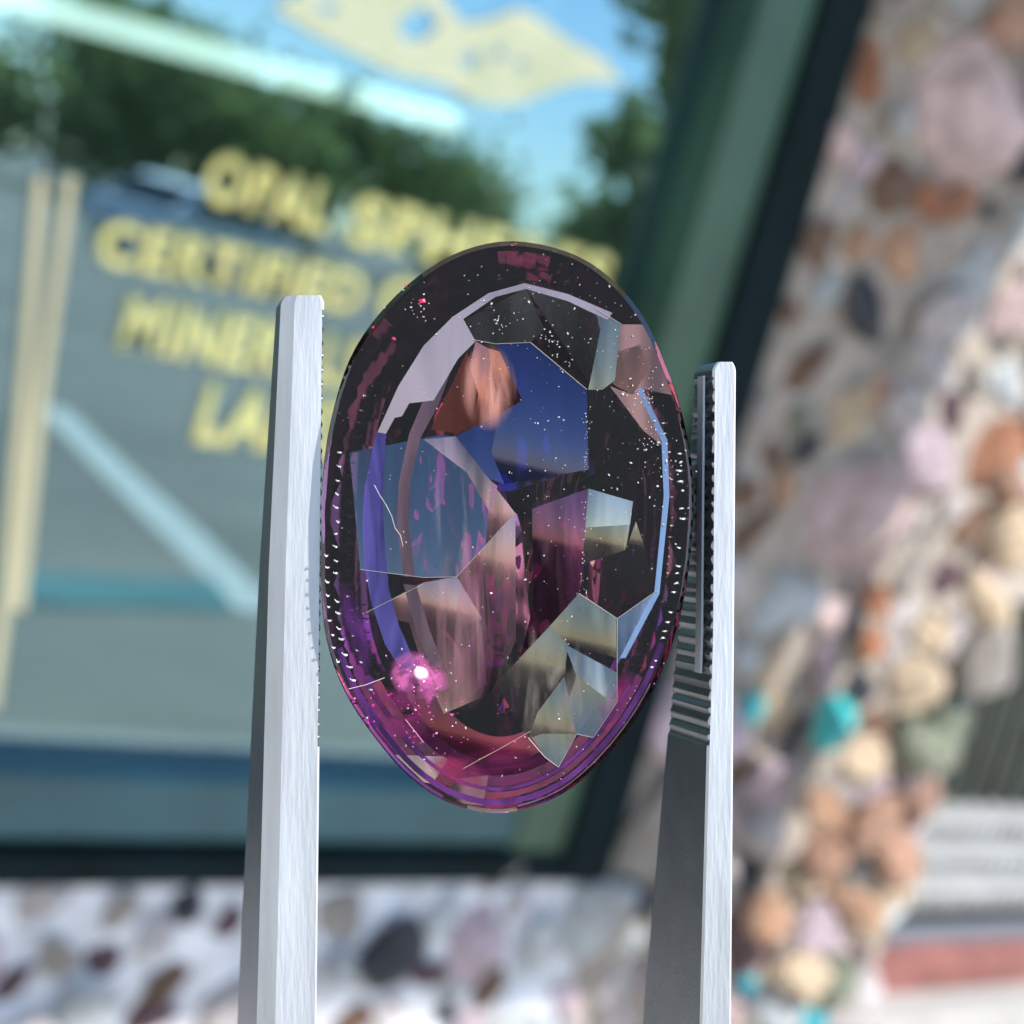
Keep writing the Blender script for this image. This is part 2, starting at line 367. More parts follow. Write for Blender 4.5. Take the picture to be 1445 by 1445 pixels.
# ================================================================== BEYOND THE CORNER: steps and grille
M_step = mat('pale_concrete', (.27, .28, .285), .8, var=.2, scale=20, bump=.003, bscale=60)
M_red = mat('red_painted_concrete', (.20, .075, .065), .7, var=.3, scale=10)
M_slab = mat('white_slab', (.31, .31, .30), .7, var=.1, scale=10)
OFF = -.35
def block_px(name, x0, y0, x1, y1, off, thick, m, parent, base, bev=.004):
    a = on_wall(x0, y0, off); b = on_wall(x1, y1, off)
    c = (a + b) / 2; c.y += thick / 2
    return link_mesh(name, boxbm(c - base, (abs(b.x - a.x), thick, abs(b.z - a.z)), bev), m, parent)
def at_px(name, x, y, off): return empty(name, on_wall(x, y, off))
gr = at_px('door_grille', 1420, 1140, -.55); tag(gr, 'dark slatted metal grille behind the wall corner, above the concrete steps', 'grille')
gb = on_wall(1400, 1150, -.55)
x0 = CORNER - .25; x1 = CORNER + 1.6; z0 = gb.z - .05; z1 = gb.z + .42
base = gr.matrix_world.translation
link_mesh('grille_back', boxbm(Vector(((x0 + x1) / 2, YW + .60, (z0 + z1) / 2)) - base, (x1 - x0, .02, z1 - z0)), M_black, gr)
M_gr = mat('dark_grey_metal', (.05, .06, .05), .5, var=.3, scale=10)
for i in range(26):
    xx = x0 + (i + .5) * (x1 - x0) / 26
    link_mesh('slat', boxbm(Vector((xx, YW + .57, (z0 + z1) / 2)) - base, (.028, .02, z1 - z0 - .02), .003), M_gr, gr)
st = at_px('concrete_steps', 1400, 1290, -.3); tag(st, 'pale grey concrete steps with ribbed noses right of the stone wall corner', 'steps')
sb = st.matrix_world.translation
def zat(py, off): return on_wall(1400, py, off).z
levels = [(1188, 1158, -.48), (1240, 1205, -.42), (1285, 1252, -.35)]
for i, (yb, yt, off) in enumerate(levels):
    za, zb_ = zat(yb, off), zat(yt, off)
    s = link_mesh('step', boxbm(Vector((CORNER + .55, YW - off + .2, (za + zb_) / 2)) - sb, (1.7, .4, zb_ - za), .006), M_step, st)
    if True:
        bm = bmesh.new()
        for k in range(46):
            box(bm, Vector((CORNER - .28 + k * .037, YW - off - .003, (za + zb_) / 2)) - sb, (.018, .012, (zb_ - za) * .72), .003)
        bo = link_mesh('rib', bm, M_step, s); bo['kind'] = 'stuff'
cu = tag(link_mesh('kerb', boxbm(Vector((CORNER + .55, YW + .45, (zat(1412, -.3) + zat(1345, -.3)) / 2)), (1.7, .3, zat(1345, -.3) - zat(1412, -.3)), .006), M_red), 'dull red painted kerb below the pale grey concrete steps', 'kerb')
sl = tag(link_mesh('landing_slab', boxbm(Vector((CORNER + .55, YW + .35, zat(1425, -.22) - .15)), (1.9, .28, .3), .01), M_slab), 'white concrete landing slab in front of the red kerb', 'slab')
cu2 = tag(link_mesh('grey_sill', boxbm(Vector((CORNER + .55, YW + .5, (zat(1345, -.33) + zat(1315, -.33)) / 2)), (1.7, .3, zat(1315, -.33) - zat(1345, -.33)), .003), mat('slate_paint', (.12, .14, .17), .6)), 'slate grey ledge between the concrete steps and red kerb', 'ledge')

# ================================================================== MIRRORED IN THE GLASS: lot, trees, car
M_white = mat('white_road_paint', (.82, .76, .62), .7, var=.12, scale=8)
M_kerb = mat('teal_kerb_paint', (.06, .24, .22), .7, var=.2, scale=3)
def strip(p0, p1, wpx, name, m, h=.004):
    a = refl_ground(*p0); b = refl_ground(*p1)
    c = refl_ground(p0[0] + wpx, p0[1]); wd = (c - a).length
    d = (b - a); L = d.length; ang = math.atan2(d.y, d.x)
    bm = boxbm(((a + b) / 2).to_tuple()[:2] + (GROUND + h / 2 + .002,), (L, wd, h), 0, Matrix.Rotation(ang, 3, 'Z'))
    return tag(link_mesh(name, bm, m), kind='structure')
strip((70, 570), (372, 868), 25, 'road_marking', M_white)
def ground_strip(pts, name, m, h):
    ps = [refl_ground(*p) for p in pts]
    bm = bmesh.new(); lo_ = [bm.verts.new((p.x, p.y, GROUND - .01)) for p in ps]; hi_ = [bm.verts.new((p.x, p.y, GROUND + h)) for p in ps]
    n_ = len(ps); bm.faces.new(hi_); bm.faces.new(lo_)
    for i in range(n_): bm.faces.new((lo_[i], lo_[(i + 1) % n_], hi_[(i + 1) % n_], hi_[i]))
    bmesh.ops.recalc_face_normals(bm, faces=bm.faces); return tag(link_mesh(name, bm, m), kind='structure')
ground_strip([(-300, 792), (300, 822), (330, 862), (-300, 846)], 'painted_kerb', M_kerb, .01)
M_leaf = mat('tree_leaves', (.17, .20, .09), .7, var=.5, scale=.8, coords='Object')
_t = M_leaf.node_tree; _b = _t.nodes['Principled BSDF']; _o = [n for n in _t.nodes if n.type == 'OUTPUT_MATERIAL'][0]
_tr = _t.nodes.new('ShaderNodeBsdfTranslucent'); _tr.inputs['Color'].default_value = (.28, .36, .12, 1); _mx = _t.nodes.new('ShaderNodeMixShader'); _mx.inputs[0].default_value = .5
_t.links.new(_b.outputs[0], _mx.inputs[1]); _t.links.new(_tr.outputs[0], _mx.inputs[2]); _t.links.new(_mx.outputs[0], _o.inputs['Surface'])
M_bark = mat('tree_bark', (.10, .08, .06), .9, var=.3, scale=5)
def tree(loc, h, spread, nleaf, seed, label, leaf=.32):
    rr = random.Random(seed)
    o = empty('tree', loc); tag(o, label, 'tree', None)
    bm = bmesh.new(); pts = [Vector((0, 0, -.05))]
    for i in range(1, 6): pts.append(Vector((rr.uniform(-.12, .12) * i, rr.uniform(-.12, .12) * i, h * .16 * i)))
    for i in range(5): cyl(bm, pts[i], pts[i + 1], .16 * h / 6 * (1 - i * .15), .16 * h / 6 * (1 - (i + 1) * .15), 8)
    tips = []
    for i in range(9):
        s = pts[rr.randint(2, 5)]; a_ = rr.uniform(0, 6.28)
        e_ = s + Vector((math.cos(a_) * spread * rr.uniform(.4, .9), math.sin(a_) * spread * rr.uniform(.4, .9), rr.uniform(.05, .3) * h))
        cyl(bm, s, e_, .035 * h / 6, .012, 6); tips.append(e_)
    link_mesh('trunk', bm, M_bark, o)
    tips.append(pts[-1] + Vector((0, 0, h * .12)))
    vs, fs_ = [], []
    for i in range(nleaf):
        c = rr.choice(tips) + Vector((rr.gauss(0, 1), rr.gauss(0, 1), rr.gauss(0, .8))) * spread * .24
        u_ = Vector((rr.uniform(-1, 1), rr.uniform(-1, 1), rr.uniform(-1, 1))).normalized(); v_ = u_.orthogonal().normalized()
        s = leaf * rr.uniform(.6, 1.3); k = len(vs)
        vs += [c + u_ * s, c + v_ * s * .6, c - u_ * s, c - v_ * s * .6]; fs_.append((k, k + 1, k + 2, k + 3))
    me = bpy.data.meshes.new('crown'); me.from_pydata(vs, [], fs_); me.materials.append(M_leaf)
    c = bpy.data.objects.new('crown', me); COL.objects.link(c); c.parent = o
for i, (px, dist, h, sp, nl, lab) in enumerate([
        (40, 62, 5.6, 4.0, 3200, 'bushy dark green tree mirrored at the left edge of the window glass'),
        (230, 70, 6.0, 5.0, 3200, 'broad dark green tree mirrored in the glass left of the word Opal'),
        (430, 80, 6.2, 5.0, 3000, 'rounded tree mirrored in the glass above the word Opal'),
        (600, 95, 5.2, 4.4, 2600, 'small distant tree mirrored in the glass above the word Spheres'),
        (890, 45, 6.0, 1.9, 1500, 'thin sparse tree mirrored in the glass right of the yellow lettering'),
        (1075, 24, 6.6, 2.3, 3600, 'tall full green tree mirrored in the glass beside the right window frame')]):
    tree(refl_dist(px, dist), h, sp, nl, 30 + i, lab)

M_carp = mat('silver_car_paint', (.70, .72, .73), .3, .3); M_carg = mat('car_glass', (.02, .03, .035), .1); M_tyre = mat('tyre_rubber', (.02, .02, .02), .9); M_rim = mat('wheel_rim', (.5, .5, .52), .35, .8)
def car(loc, rz):
    o = empty('parked_car', loc, Matrix.Rotation(rz, 3, 'Z')); tag(o, 'silver parked car mirrored in the window behind the yellow lettering', 'car')
    def prism(name, prof, y0, y1, m, inset=0.0, bev=.05):
        bm = bmesh.new(); n_ = len(prof); zt = max(p[1] for p in prof); zb = min(p[1] for p in prof)
        A = [bm.verts.new((x, y0 + inset * (z - zb) / (zt - zb), z)) for x, z in prof]; B = [bm.verts.new((x, y1 - inset * (z - zb) / (zt - zb), z)) for x, z in prof]
        bm.faces.new(A); bm.faces.new(B[::-1])
        for i in range(n_): bm.faces.new((A[i], B[i], B[(i + 1) % n_], A[(i + 1) % n_]))
        bmesh.ops.recalc_face_normals(bm, faces=bm.faces)
        if bev: bmesh.ops.bevel(bm, geom=list(bm.edges), offset=bev, segments=2, affect='EDGES', profile=.6)
        return link_mesh(name, bm, m, o)
    prism('body', [(-2.25, .35), (-2.3, .62), (-2.15, .92), (-1.2, .98), (1.0, .96), (1.95, .84), (2.25, .68), (2.28, .38), (1.9, .28), (-1.9, .28)], -.88, .88, M_carp)
    prism('cabin', [(-1.95, .94), (-1.35, 1.38), (-.9, 1.46), (.15, 1.46), (.55, 1.38), (1.2, .94)], -.82, .82, M_carp, .16)
    for sy in (-1, 1):
        prism('side_window', [(-1.5, 1.0), (-1.15, 1.33), (-.2, 1.36), (-.2, 1.0)], sy * .815 - .07, sy * .815 + .002, M_carg, 0, 0)
        prism('side_window', [(-.1, 1.0), (-.1, 1.36), (.35, 1.33), (.85, 1.0)], sy * .815 - .07, sy * .815 + .002, M_carg, 0, 0)
        for wx in (-1.4, 1.38):
            bm = bmesh.new(); cyl(bm, (wx, sy * .70, .32), (wx, sy * .90, .32), .32, seg=20); tw_ = link_mesh('wheel', bm, M_tyre, o)
            bm = bmesh.new(); cyl(bm, (wx, sy * .89, .32), (wx, sy * .91, .32), .2, seg=16); link_mesh('rim', bm, M_rim, tw_)
        link_mesh('headlight', boxbm((2.2, sy * .62, .68), (.12, .36, .14), .03), M_rim, o)
    link_mesh('windscreen', boxbm((.90, 0, 1.17), (.58, 1.3, .02), 0, Matrix.Rotation(R(36), 3, 'Y')), M_carg, o)
    link_mesh('rear_window', boxbm((-1.67, 0, 1.17), (.6, 1.3, .02), 0, Matrix.Rotation(R(-38), 3, 'Y')), M_carg, o)
car(refl_dist(270, 32), R(-24))

# ================================================================== FOREGROUND (camera aligned frame at the gem)
def L(px, py, z=0.0):                     # pixel at the gem plane -> local coordinates; z in millimetres toward the camera
    k = (DG - z / 1000) / DG
    return Vector(((px - 722.5) * MM * k, (722.5 - py) * MM * k, z / 1000))

# ---- gemstone
OUT = [(722, 345), (800, 360), (858, 395), (905, 450), (940, 525), (963, 600), (975, 680), (973, 760), (961, 850), (937, 930), (902, 1000), (852, 1065),
       (790, 1117), (712, 1142), (640, 1130), (580, 1092), (530, 1035), (488, 970), (464, 900), (456, 820), (457, 740), (460, 660), (471, 590), (496, 510), (536, 448), (590, 395), (652, 359)]
def spline(P, n):
    out = []; m = len(P)
    for i in range(m):
        p0, p1, p2, p3 = P[i - 1], P[i], P[(i + 1) % m], P[(i + 2) % m]
        for j in range(n):
            t = j / n
            out.append(tuple(.5 * ((2 * p1[q]) + (-p0[q] + p2[q]) * t + (2 * p0[q] - 5 * p1[q] + 4 * p2[q] - p3[q]) * t * t + (-p0[q] + 3 * p1[q] - 3 * p2[q] + p3[q]) * t ** 3) for q in (0, 1)))
    return out
# even angular outline as a hull of an averaged curve

outl = spline(OUT, 4)
GC = (714, 744)
gem = empty('gemstone', RC @ L(*GC), RC); tag(gem, 'faceted oval purple gemstone held upright between the tweezers tips', 'gemstone')
G0 = L(*GC)
def gp(x, y, z=0.0):                       # pixel -> gem local, z in mm, no perspective shift
    return Vector(((x - GC[0]) * MM, (GC[1] - y) * MM, z / 1000))
bm = bmesh.new()
ring = [gp(x, y) for x, y in outl]; nr = len(ring)
FZ = .0011                                  # flat front height
top = [bm.verts.new(p + Vector((0, 0, .003))) for p in ring]; bot = [bm.verts.new(p + Vector((0, 0, -.0050))) for p in ring]
bm.faces.new(top[::-1]); bm.faces.new(bot)
for i in range(nr): bm.faces.new((top[i], top[(i + 1) % nr], bot[(i + 1) % nr], bot[i]))
bmesh.ops.recalc_face_normals(bm, faces=bm.faces)
def cut(co, no):
    g = list(bm.verts) + list(bm.edges) + list(bm.faces)
    r = bmesh.ops.bisect_plane(bm, geom=g, dist=1e-8, plane_co=co, plane_no=no, clear_outer=True)
    es = [x for x in r['geom_cut'] if isinstance(x, bmesh.types.BMEdge)]
    if len(es) > 2: bmesh.ops.contextual_create(bm, geom=es)
def rim_cuts(nf, tilt, inset, z, sgn, phase=0.0):
    for i in range(nf):
        a = (i + phase) / nf * 2 * math.pi
        nx, ny = math.cos(a), math.sin(a)
        q = max(p.x * nx + p.y * ny for p in ring) - inset
        cut(Vector((nx * q, ny * q, z * sgn)), Vector((nx * math.sin(tilt), ny * math.sin(tilt), sgn * math.cos(tilt))))
cut(Vector((0, 0, FZ)), Vector((0, 0, 1)))
rim_cuts(84, R(48), 0, FZ - .00022, 1)
# pavilion: three fine steps that mirror the jaws, then the broad back facets
BZ = .0030
rim_cuts(84, R(44), 0, .0016, -1)
rim_cuts(84, R(41), .00052, .0021, -1, .5)
rim_cuts(84, R(38), .00104, .00255, -1)
cut(Vector((0, 0, -BZ)), Vector((0, 0, -1)))
bmesh.ops.recalc_face_normals(bm, faces=bm.faces)
from mathutils.geometry import delaunay_2d_cdt
def inside(pt, poly):
    x, y = pt; c = False; n_ = len(poly)
    for i in range(n_):
        x1, y1 = poly[i]; x2, y2 = poly[i - 1]
        if (y1 > y) != (y2 > y) and x < (x2 - x1) * (y - y1) / (y2 - y1) + x1: c = not c
    return c
faces_out = []        # (coords, normal or None, material index)
FRONT_MI = None
def flat_face(sgn):
    return max(bm.faces, key=lambda f: f.calc_center_median().z * sgn if abs(f.normal.z) > .999 else -9)
def network(sgn, z0, polys, zfun, default, extra=(), smooth_fn=None):
    f = flat_face(sgn)
    loop = [(v.co.x, v.co.y) for v in f.verts]
    loop = [Vector(p) for p in loop]
    V = list(loop); E = [(i, (i + 1) % len(loop)) for i in range(len(loop))]
    for P in polys:
        b_ = len(V); V += [gp(x, y).xy for x, y in P[0]]; m_ = len(P[0]); E += [(b_ + i, b_ + (i + 1) % m_) for i in range(m_)]
    V += [gp(x, y).xy for x, y in extra]
    K = 1000.0
    vs, es, fs, *_ = delaunay_2d_cdt([v * K for v in V], E, [], 0, 1e-4)
    lp = [(v.x * K, v.y * K) for v in loop]
    pp = [[(gp(x, y).x * K, gp(x, y).y * K) for x, y in P[0]] for P in polys]
    nb = {}
    for tri in fs:
        c = ((vs[tri[0]].x + vs[tri[1]].x + vs[tri[2]].x) / 3, (vs[tri[0]].y + vs[tri[1]].y + vs[tri[2]].y) / 3)
        if not inside(c, lp): continue
        spec = default; cen = (0, 0)
        for P, q in zip(polys, pp):
            if inside(c, q):
                spec = P[1]; cen = (sum(a_[0] for a_ in q) / len(q) / K, sum(a_[1] for a_ in q) / len(q) / K); break
        onb = []
        co = []
        for k in tri:
            x, y = vs[k].x / K, vs[k].y / K
            # boundary vertices keep the flat height
            edge = min(((Vector((x, y)) - a).length for a in loop)) < 2e-5
            co.append(Vector((x, y, sgn * (z0 + (0 if edge else zfun(x, y))))))
        n_ = (co[1] - co[0]).cross(co[2] - co[0])
        if n_.z * sgn < 0: co.reverse()
        tx, ty, mi, cv = spec
        ns = []
        for p in co:
            gx = math.tan(R(tx)) + cv * .5 * (p.x - cen[0]) / SAX; gy = math.tan(R(ty)) + cv * (p.y - cen[1]) / SAY
            ns.append(Vector((gx, gy, sgn)).normalized())
        faces_out.append((co, ns, mi))
    bm.faces.remove(f)
SAX, SAY = 258 * MM, 398 * MM
# ---- front facets: outline in pixels, (tilt right deg, tilt up deg, material, curvature)
def arc_poly(f0, f1, ylo, xlo=0, xhi=2000):
    """strip that follows the lower outline between two inset factors"""
    pts_ = [(x, y) for x, y in outl if y > ylo and xlo <= x <= xhi]
    pts_.sort(key=lambda p: math.atan2(p[0] - GC[0], p[1] - GC[1]))
    a = [(GC[0] + (x - GC[0]) * f0, GC[1] + (y - GC[1]) * (1 - (1 - f0) * .68)) for x, y in pts_]
    b = [(GC[0] + (x - GC[0]) * f1, GC[1] + (y - GC[1]) * (1 - (1 - f1) * .68)) for x, y in pts_]
    return a + b[::-1]
FRONT = [
 ([(896, 552), (903, 550), (938, 622), (941, 700), (927, 836), (880, 925), (872, 925), (920, 832), (933, 700), (930, 625)], (2, 14, 18, .0)),  # bright strip standing in for the tweezers' mirrored silver edge
 # pale rose crescent
 ([(862, 446), (800, 420), (740, 405), (690, 419), (640, 452), (600, 492), (565, 548), (536, 612), (548, 614), (560, 592), (570, 590), (580, 572), (614, 568), (648, 510), (672, 486), (655, 455), (700, 424), (742, 413), (800, 430), (855, 456)], (-3, 3.5, 19, .02)),
 # violet flash along the left inner edge, over and under the big facet
 ([(534, 612), (548, 614), (543, 700), (546, 760), (552, 830), (566, 880), (590, 935), (574, 950), (546, 905), (528, 850), (518, 800), (515, 740), (518, 690)], (-2, 9, 20, .03)),
 ([(640, 520), (622, 572), (596, 620), (582, 680), (580, 740), (588, 812), (572, 812), (563, 740), (566, 680), (580, 615), (598, 572)], (1, 8, 21, .05)),
 ([(572, 822), (590, 824), (610, 890), (628, 935), (612, 940), (590, 890)], (1, 8, 21, .05)),
 ([(672, 486), (690, 496), (700, 560), (690, 596), (668, 606), (676, 560), (664, 520)], (-2, -3, 24, .6)),
 ([(660, 500), (676, 560), (668, 606), (645, 614), (610, 608), (640, 545)], (-9, -8, 24, .05)),
 ([(690, 496), (705, 500), (737, 568), (690, 596), (700, 560)], (-6, -5, 24, .5)),
 ([(600, 622), (645, 618), (690, 676), (727, 724), (686, 770), (690, 720), (660, 668)], (-2, -1, 22, .4)),
 ([(497, 640), (622, 616), (645, 618), (727, 724), (646, 812), (600, 813), (512, 802)], (-3, 8, 34, .22)),
 ([(700, 490), (748, 488), (826, 553), (828, 664), (712, 684), (694, 640), (705, 585), (737, 568)], (0, 1.5, 23, .55)),
 ([(645, 618), (705, 585), (694, 640), (712, 684), (690, 676)], (-2, 3, 23, .4)),
 ([(712, 684), (828, 664), (828, 690), (727, 724)], (0, -6, 0, .03)),
 ([(658, 456), (742, 412), (768, 470), (745, 490), (700, 490), (668, 484)], (2, -11, 13, .2)),
 ([(742, 412), (830, 545), (745, 490), (768, 470)], (-12, -14, 0, 0)),
 ([(742, 412), (805, 425), (838, 440), (845, 470), (830, 545)], (3, -10.5, 13, .2)),
 ([(838, 440), (874, 462), (865, 540), (848, 553), (828, 553), (845, 470)], (4, -3, 25, .3)),
 ([(874, 462), (905, 462), (922, 500), (900, 490), (870, 500)], (4, 4, 27, .0)),
 ([(870, 500), (900, 490), (915, 520), (890, 560), (862, 545)], (10, -5, 24, .1)),
 ([(922, 500), (945, 560), (905, 552), (890, 560), (915, 520), (900, 490)], (5, 6, 27, .0)),
 ([(858, 548), (890, 560), (905, 552), (930, 630), (905, 610)], (3, 3.5, 27, .1)),
 ([(828, 553), (858, 548), (905, 610), (905, 660), (890, 708), (828, 690)], (8, -12, 0, 0)),
 ([(828, 690), (890, 708), (886, 740), (824, 744)], (2, 0, 26, .5)),
 ([(824, 744), (886, 740), (880, 775), (820, 795)], (0, -3.5, 25, .6)),
 ([(820, 795), (880, 775), (894, 735), (906, 770), (922, 830), (868, 870), (815, 835)], (10, -9, 0, .4)),
 ([(868, 870), (922, 832), (895, 890), (868, 935)], (4, 9, 26, 0)),
 ([(815, 835), (868, 870), (868, 925), (800, 905), (775, 880)], (3, -1.5, 25, .45)),
 ([(795, 905), (868, 945), (868, 985), (850, 978), (812, 950)], (2, 2.5, 26, .4)),
 ([(812, 950), (850, 978), (868, 985), (835, 1035), (812, 1030), (800, 985)], (5, 1, 25, -.5)),
 ([(750, 1035), (765, 1030), (812, 1030), (787, 1075), (768, 1062)], (0, 2.5, 25, -.5)),
 ([(745, 1035), (758, 1000), (795, 950), (812, 1030), (765, 1030)], (0, .2, 25, .35)),
 ([(700, 960), (775, 880), (800, 905), (795, 950), (758, 1000), (745, 1035)], (-3, -1.5, 25, .35)),
 ([(770, 975), (786, 962), (792, 975), (778, 990)], (0, 9.5, 26, .1)),
 ([(727, 724), (750, 718), (752, 850), (735, 920), (728, 900)], (6, -16, 0, .05)),
 ([(750, 718), (828, 690), (820, 795), (815, 835), (775, 880), (735, 920), (752, 850)], (4, -8, 29, .5)),
 ([(646, 812), (727, 724), (728, 900), (700, 960), (690, 975), (700, 900)], (-3, -7, 22, .4)),
 ([(520, 862), (600, 820), (646, 812), (690, 868), (640, 884), (580, 876)], (-2, -1.5, 22, .8)),
 ([(580, 876), (640, 884), (690, 868), (700, 900), (690, 975), (628, 1002), (600, 940)], (-2, -3, 22, -.3)),
 ([(640, 884), (660, 890), (676, 940), (650, 990), (628, 1002), (650, 930)], (-2, .5, 22, .4)),
 (arc_poly(.955, .925, 900), (1, 9.6, 28, .02)),
 (arc_poly(.88, .86, 980), (1, 9.6, 28, .02)),
 (arc_poly(.80, .74, 1010, 560, 860), (1, -6, 28, .05)),
 (arc_poly(.975, .965, 960, 730, 2000), (1, 10.5, 21, .02)),
 ([(650, 1092), (690, 1088), (682, 1130), (655, 1128), (628, 1112)], (0, 8.4, 24, .1)),
 ([(560, 1060), (636, 1062), (612, 1100), (600, 1098)], (0, 2.5, 22, .3)),
 (arc_poly(.915, .885, 960), (1, 3.0, 33, .1)),
 (arc_poly(.855, .805, 975), (0, 3.0, 33, -.3)),
 (arc_poly(.735, .60, 985), (0, 2.2, 33, .4)),
 (arc_poly(.995, .985, 900), (0, 3.0, 33, .1)),
]
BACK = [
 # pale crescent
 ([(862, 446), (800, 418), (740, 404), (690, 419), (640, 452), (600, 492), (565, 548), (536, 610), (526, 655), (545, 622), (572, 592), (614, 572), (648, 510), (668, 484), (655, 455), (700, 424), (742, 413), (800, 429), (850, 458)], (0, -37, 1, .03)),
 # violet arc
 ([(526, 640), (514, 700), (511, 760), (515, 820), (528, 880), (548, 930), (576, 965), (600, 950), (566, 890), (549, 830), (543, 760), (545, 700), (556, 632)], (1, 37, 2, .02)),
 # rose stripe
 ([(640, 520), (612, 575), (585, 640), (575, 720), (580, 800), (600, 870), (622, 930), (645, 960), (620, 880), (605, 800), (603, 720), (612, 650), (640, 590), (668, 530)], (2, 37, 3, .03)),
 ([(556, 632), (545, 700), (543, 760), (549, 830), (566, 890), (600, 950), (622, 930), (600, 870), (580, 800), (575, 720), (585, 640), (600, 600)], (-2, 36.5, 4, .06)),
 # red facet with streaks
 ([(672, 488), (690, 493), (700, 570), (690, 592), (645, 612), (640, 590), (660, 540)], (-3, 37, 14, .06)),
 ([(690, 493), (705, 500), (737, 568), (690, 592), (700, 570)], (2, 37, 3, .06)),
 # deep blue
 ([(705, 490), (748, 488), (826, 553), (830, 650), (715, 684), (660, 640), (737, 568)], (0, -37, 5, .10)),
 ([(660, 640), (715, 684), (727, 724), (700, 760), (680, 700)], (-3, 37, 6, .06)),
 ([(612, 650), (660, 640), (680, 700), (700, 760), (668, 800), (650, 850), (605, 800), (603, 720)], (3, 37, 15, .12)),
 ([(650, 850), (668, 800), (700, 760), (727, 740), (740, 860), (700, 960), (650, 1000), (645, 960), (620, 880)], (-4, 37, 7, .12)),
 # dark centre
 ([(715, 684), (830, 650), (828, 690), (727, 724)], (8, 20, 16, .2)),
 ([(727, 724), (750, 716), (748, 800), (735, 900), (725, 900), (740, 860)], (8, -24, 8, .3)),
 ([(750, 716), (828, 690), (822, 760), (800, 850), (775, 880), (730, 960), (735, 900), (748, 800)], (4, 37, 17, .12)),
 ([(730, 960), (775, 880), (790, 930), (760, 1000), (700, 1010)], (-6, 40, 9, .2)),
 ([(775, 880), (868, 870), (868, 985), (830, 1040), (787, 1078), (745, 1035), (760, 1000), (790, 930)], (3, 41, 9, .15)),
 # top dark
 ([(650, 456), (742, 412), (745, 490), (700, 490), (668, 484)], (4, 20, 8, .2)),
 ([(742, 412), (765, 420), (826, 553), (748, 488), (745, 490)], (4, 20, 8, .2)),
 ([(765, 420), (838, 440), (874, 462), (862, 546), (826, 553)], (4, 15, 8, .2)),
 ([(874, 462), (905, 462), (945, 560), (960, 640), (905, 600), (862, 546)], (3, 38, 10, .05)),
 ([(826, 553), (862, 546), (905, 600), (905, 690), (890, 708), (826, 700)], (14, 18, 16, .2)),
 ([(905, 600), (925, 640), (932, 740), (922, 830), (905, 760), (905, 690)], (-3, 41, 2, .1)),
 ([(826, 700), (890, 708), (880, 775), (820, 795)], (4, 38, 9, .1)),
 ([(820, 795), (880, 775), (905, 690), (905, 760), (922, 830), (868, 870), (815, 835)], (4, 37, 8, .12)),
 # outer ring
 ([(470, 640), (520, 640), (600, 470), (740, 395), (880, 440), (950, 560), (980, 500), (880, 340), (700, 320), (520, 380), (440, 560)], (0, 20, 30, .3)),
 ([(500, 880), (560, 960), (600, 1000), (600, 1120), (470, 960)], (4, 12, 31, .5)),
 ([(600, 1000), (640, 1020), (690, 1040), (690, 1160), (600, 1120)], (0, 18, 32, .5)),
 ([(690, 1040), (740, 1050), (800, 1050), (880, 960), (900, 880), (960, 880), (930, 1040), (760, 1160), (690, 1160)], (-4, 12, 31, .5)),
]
extra = [(GC[0] + a * 258 * r_ * .84, GC[1] + b_ * 398 * r_ * .84) for r_ in (.35, .65, .9) for a, b_ in [(math.cos(q), math.sin(q)) for q in [i * math.pi / 10 for i in range(20)]]]
network(1, FZ, FRONT, lambda x, y: .0004 * max(0, 1 - (x / SAX) ** 2 - (y / SAY) ** 2), (-2, -5, 0, -.07))
network(-1, BZ, BACK, lambda x, y: .0012 * max(0, 1 - (x / SAX / .82) ** 2 - (y / SAY / .82) ** 2), (0, -4, 11, .55), extra)
